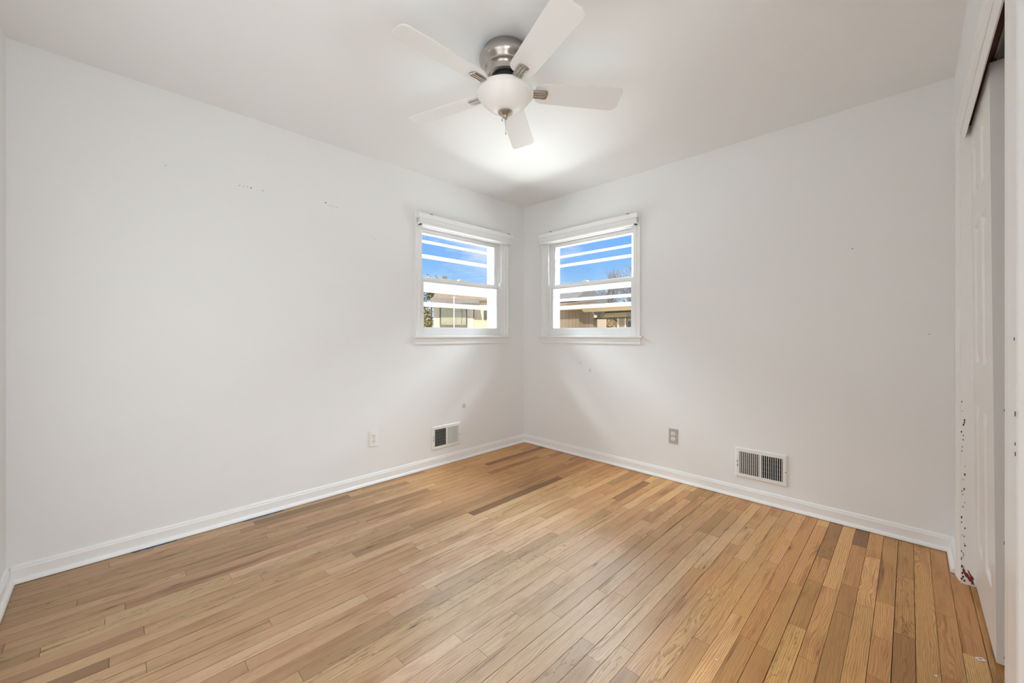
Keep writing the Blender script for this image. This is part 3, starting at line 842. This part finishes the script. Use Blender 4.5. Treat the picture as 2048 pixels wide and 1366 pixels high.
MB().box((.20, -.04, 1.25), (1.09, .01, 1.437), gh).build('window_sill', 'brick_brown', ha)
MB().box((1.645, .02, 1.615), (2.0, .06, 1.92), gh).build('small_window', 'frame_brown', ha)
rf = MB()
ev = [(-.03, -.05, 2.27), (2.4, -.05, 2.27), (2.4, 3.6, 2.27), (-.03, 3.6, 2.27)]
rd = [(.20, 1.9, 3.06), (2.4, 1.9, 3.06)]
vv = [rf.bm.verts.new(gh(*p)) for p in ev + rd]
lo = [rf.bm.verts.new(gh(p[0], p[1], p[2] - .06)) for p in ev]
for q in ((vv[0], vv[1], vv[5], vv[4]), (vv[0], vv[4], vv[3]), (vv[3], vv[4], vv[5], vv[2]), (vv[1], vv[2], vv[5]), (lo[0], lo[3], lo[2], lo[1])): rf.face(q)
for k in range(4): rf.face([vv[k], lo[k], lo[(k + 1) % 4], vv[(k + 1) % 4]])
rf.build('roof', 'roof_brown', ha)
MB().prism([(-.40, 2.08), (-.40, 2.12), (-.02, 2.30), (-.02, 2.20)], -.10, 1.46, lambda p, q, t: gh(t, p, q)).build('porch_roof', 'roof_grey', ha)
MB().box((.33, 1.9, 2.9), (.50, 2.2, 3.30), gh).build('chimney', 'brick_brown', ha)
MB().tube([gh(.10, .62, 2.50), gh(1.45, .62, 2.53)], .016, 6).build('roof_shadow_strip', 'frame_brown', ha)  # dark strip standing in for a shadow line on the roof slope
for x, w, mm in ((1.25, .020, 'lamp_white'), (.63, .022, 'roof_grey')):
    vp = MB(); vp.tube([gh(x, .5, 2.36), gh(x, .5, 2.58)], w, 10); vp.tube([gh(x, .32, 2.36), gh(x, .32, 2.40)], [.065, .03], 10)
    vp.build('vent_pipe', mm, ha)
pp = HA + tX * .61 - tY * 1.0
pl = MB().tube([(0, 0, 0), (0, 0, 2.62)], .019, 12).lathe([(0, 2.68), (.026, 2.66), (.026, 2.62), (0, 2.61)], 12).build('white_pole', 'lamp_white', None, smooth=True, loc=pp)
tag(pl, 'slim white pole standing before the beige house', 'pole')

# wooden outbuilding across from the right wall's window
sh = tag(empty('wooden_shed', (-4, 7, -0.4)), 'weathered wooden shed with open porch seen through the grey outlet wall window', 'shed')
sv = Vector(sh.location)
def gs(x, y, z): return (x - sv.x, y - sv.y, z - sv.z)
MB().box((-5.9, 7.0, -.4), (-3.70, 7.12, 2.05), gs).build('board_wall', 'shed_boards', sh)
MB().box((-4.22, 6.975, -.4), (-3.705, 7.0, 2.0), gs).build('board_strip', 'shed_boards_red', sh)
MB().box((-5.9, 6.80, 1.86), (-3.9, 7.0, 2.02), gs).build('eave_board', 'beam_wood', sh)
MB().prism([(-4.05, 1.905), (-3.88, 1.765), (-1.5, 1.765), (-1.5, 1.985)], 6.72, 6.80, lambda p, q, t: gs(p, t, q)).build('porch_fascia', 'beam_wood', sh)
MB().box((-3.42, 6.92, 1.600), (-1.5, 7.02, 1.725), gs).build('porch_beam', 'beam_wood', sh)
MB().box((-2.62, 6.90, 1.608), (-1.5, 6.92, 1.735), gs).build('beam_patch', 'brick_brown', sh)
MB().box((-3.42, 7.03, 1.70), (-1.5, 7.06, 1.96), gs).build('porch_shade_strip', 'frame_brown', sh)  # dark strip painted in as the shadow between fascia and beam
MB().box((-3.70, 7.00, 1.565), (-2.4, 7.12, 1.605), gs).build('porch_plate', 'frame_brown', sh)
MB().prism([(-3.46, 1.62), (-3.40, 1.76), (-3.30, 1.76), (-3.37, 1.62)], 6.88, 6.95, lambda p, q, t: gs(p, t, q)).build('bracket', 'brick_brown', sh)
MB().box((-4.61, 8.4, -.4), (-4.235, 8.5, 1.66), gs).build('cream_panel', 'cream', sh)
MB().box((-2.93, 7.02, -.4), (-2.74, 7.14, 1.60), gs).build('porch_post', 'shed_boards_red', sh)
MB().box((-2.965, 7.00, -.4), (-2.93, 7.04, 1.60), gs).build('post_edge', 'cream', sh)
MB().box((-2.735, 7.00, -.4), (-2.705, 7.04, 1.60), gs).build('post_edge', 'cream', sh)
MB().prism([(-3.20, 1.60), (-3.14, 1.60), (-2.93, 1.47), (-2.93, 1.42)], 7.03, 7.07, lambda p, q, t: gs(p, t, q)).build('brace', 'frame_brown', sh)
MB().box((-2.70, 7.10, -.4), (-1.5, 7.2, 1.60), gs).build('end_wall', 'shed_boards', sh)
MB().box((-2.68, 7.08, 0.9), (-1.9, 7.10, 1.49), gs).build('window_pane', 'dark_green_glass', sh)
rfb = MB()
rfb.prism([(6.75, 1.985), (6.75, 2.02), (9.0, 2.31), (9.2, 2.02)], -6.6, -5.05, lambda p, q, t: gs(t, p, q))
rfb.build('roof', 'roof_brown', sh)
MB().box((-4.02, 6.74, 1.905), (-1.5, 7.2, 1.955), gs).build('porch_roof', 'roof_grey', sh)
fe = tag(empty('board_fence', (-5, 14, -0.4)), 'tan board fence far behind the shed porch', 'fence')
MB().box((-4, 0, 0), (3.5, .05, 2.40)).build('fence_panel', 'shed_boards', fe)
for x in (-3.9, -1.5, .9, 3.3): MB().box((x, -.08, 0), (x + .1, 0, 2.44)).build('fence_post', 'shed_boards_red', fe)
# security lamp
fl_ = tag(empty('flood_light', (-3.60, 6.88, 1.70)), 'white twin floodlight fixed under the shed porch fascia', 'lamp')
MB().tube([(-.10, -.02, .10), (-.01, -.04, -.02)], [.016, .020], 10).build('lamp_arm', 'lamp_white', fl_, smooth=True)
MB().lathe([(0, .03), (.05, .02), (.06, -.02), (.05, -.06), (0, -.065)], 16, lambda x, y, z: (x + .02, y - .03, z - .035)).build('lamp_head', 'lamp_white', fl_, smooth=True)

# tall grey roof of another house farther back
hb = tag(empty('grey_roofed_house', (-8.3, 12, -0.4)), 'house with grey shingled roof rising behind the wooden shed', 'house')
hbv = Vector(hb.location)
def gb(x, y, z): return (x - hbv.x, y - hbv.y, z - hbv.z)
MB().box((-9.9, 11.0, -.4), (-7.5, 13.6, 2.55), gb).build('wall', 'frame_brown', hb)
MB().prism([(10.8, 2.55), (12.3, 3.25), (13.9, 2.55)], -10.2, -7.35, lambda p, q, t: gb(t, p, q)).build('roof', 'grey_shingle', hb)

def branch(m, p, d, ln, rad, depth, r_, mz=0.35):
    q = p + d * ln
    midp = p + d * (ln * .5) + Vector((r_.uniform(-1, 1), r_.uniform(-1, 1), 0)) * ln * .06
    m.tube([p, midp, q], [rad, rad * .82, rad * .62], 5)
    if depth == 0: return
    for k in range(r_.choice((2, 3, 3))):
        nd = (d + Vector((r_.uniform(-1, 1), r_.uniform(-1, 1), r_.uniform(-.15, 1) * mz)) * .75).normalized()
        branch(m, p + (q - p) * r_.uniform(.55, 1.0), nd, ln * r_.uniform(.58, .82), rad * .58, depth - 1, r_)
def bare_tree(loc, h, seed, label, rad=.13):
    r_ = random.Random(seed)
    t = tag(empty('bare_tree', loc), label, 'tree', group='bare winter trees behind the shed')
    MB().tube([(0, 0, 0), (.05, .02, h * .25), (.0, .05, h * .5)], [rad, rad * .85, rad * .7], 8).build('trunk', 'twig', t, smooth=True)
    m = MB()
    for k in range(8):
        a = r_.uniform(0, 2 * PI)
        branch(m, Vector((0, .05, h * r_.uniform(.26, .5))), Vector((math.cos(a) * .6, math.sin(a) * .6, 1)).normalized(), h * .24, rad * .42, 5, r_)
    m.build('branches', 'twig', t)
bare_tree((-11.1, 19, -.4), 5.6, 3, 'bare winter tree with the thick grey trunk behind the shed', .16)
bare_tree((-11.0, 24.5, -.4), 6.4, 5, 'tall slender bare winter tree rising over the end of the porch', .10)
bare_tree((-15.5, 21, -.4), 5.6, 8, 'low bare winter tree next to the grey shingled roof', .10)
bare_tree((-17.0, 27, -.4), 6.0, 12, 'bare winter tree half hidden by the grey shingled roof', .10)
bare_tree((-14.3, 30, -.4), 7.0, 15, 'bare winter tree farthest along the porch', .10)

def leafy(name, loc, rx, ry, h, n, mats, label, cat, seed, z0=0.3, size=.10):
    r_ = random.Random(seed)
    t = tag(empty(name, loc), label, cat)
    MB().tube([(0, 0, 0), (.05, 0, h * .4), (0, .04, h * .8)], [.10, .07, .03], 7).build('trunk', 'bark', t, smooth=True)
    m = MB()
    clumps = []
    for k in range(40):
        a = r_.uniform(0, 2 * PI); rr_ = math.sqrt(r_.random())
        clumps.append((Vector((math.cos(a) * rr_ * rx, math.sin(a) * rr_ * ry, h * r_.uniform(z0, 1.0))), r_.uniform(.12, .30) * min(1, rx)))
    for k in range(n):
        c_, s_ = r_.choice(clumps)
        p = c_ + Vector((r_.gauss(0, 1), r_.gauss(0, 1), r_.gauss(0, .8))) * s_
        u = Vector((r_.uniform(-1, 1), r_.uniform(-1, 1), r_.uniform(-1, 1))).normalized() * size * r_.uniform(.5, 1.2)
        w = u.orthogonal().normalized() * size * .45
        m.mi = 0 if r_.random() < .55 else 1
        m.face([m.bm.verts.new(p - u), m.bm.verts.new(p + w), m.bm.verts.new(p + u), m.bm.verts.new(p - w)])
    m.build('foliage', mats, t)
def by_house(x, y): return tuple(HA + tX * x + tY * y)
leafy('leafy_tree', by_house(-1.15, 10.5), 1.0, .75, 3.45, 3400, ['leaf_green', 'leaf_brown'], 'olive and brown tree standing beside the beige house', 'tree', 31)
leafy('autumn_hedge', by_house(-1.30, 7.2), 1.25, .8, 2.45, 6500, ['leaf_brown', 'leaf_green'], 'rusty brown hedge below the olive tree beside the beige house', 'hedge', 33, .1)
leafy('pine_tree', by_house(-.2, 21.5), .9, .9, 6.25, 1500, ['leaf_green', 'bark'], 'distant dark tree top just above the meeting rail by the chimney', 'tree', 35, .75)
leafy('pine_tree', by_house(-1.3, 17.0), .5, .5, 5.15, 700, ['leaf_green', 'bark'], 'smaller distant dark tree top away from the chimney', 'tree', 37, .8)
leafy('garden_shrub', (-4.72, 9.75, -.4), .34, .25, 2.15, 1900, ['leaf_brown', 'lawn'], 'dry tan shrub showing through the shed porch', 'shrub', 41, .3, .05)
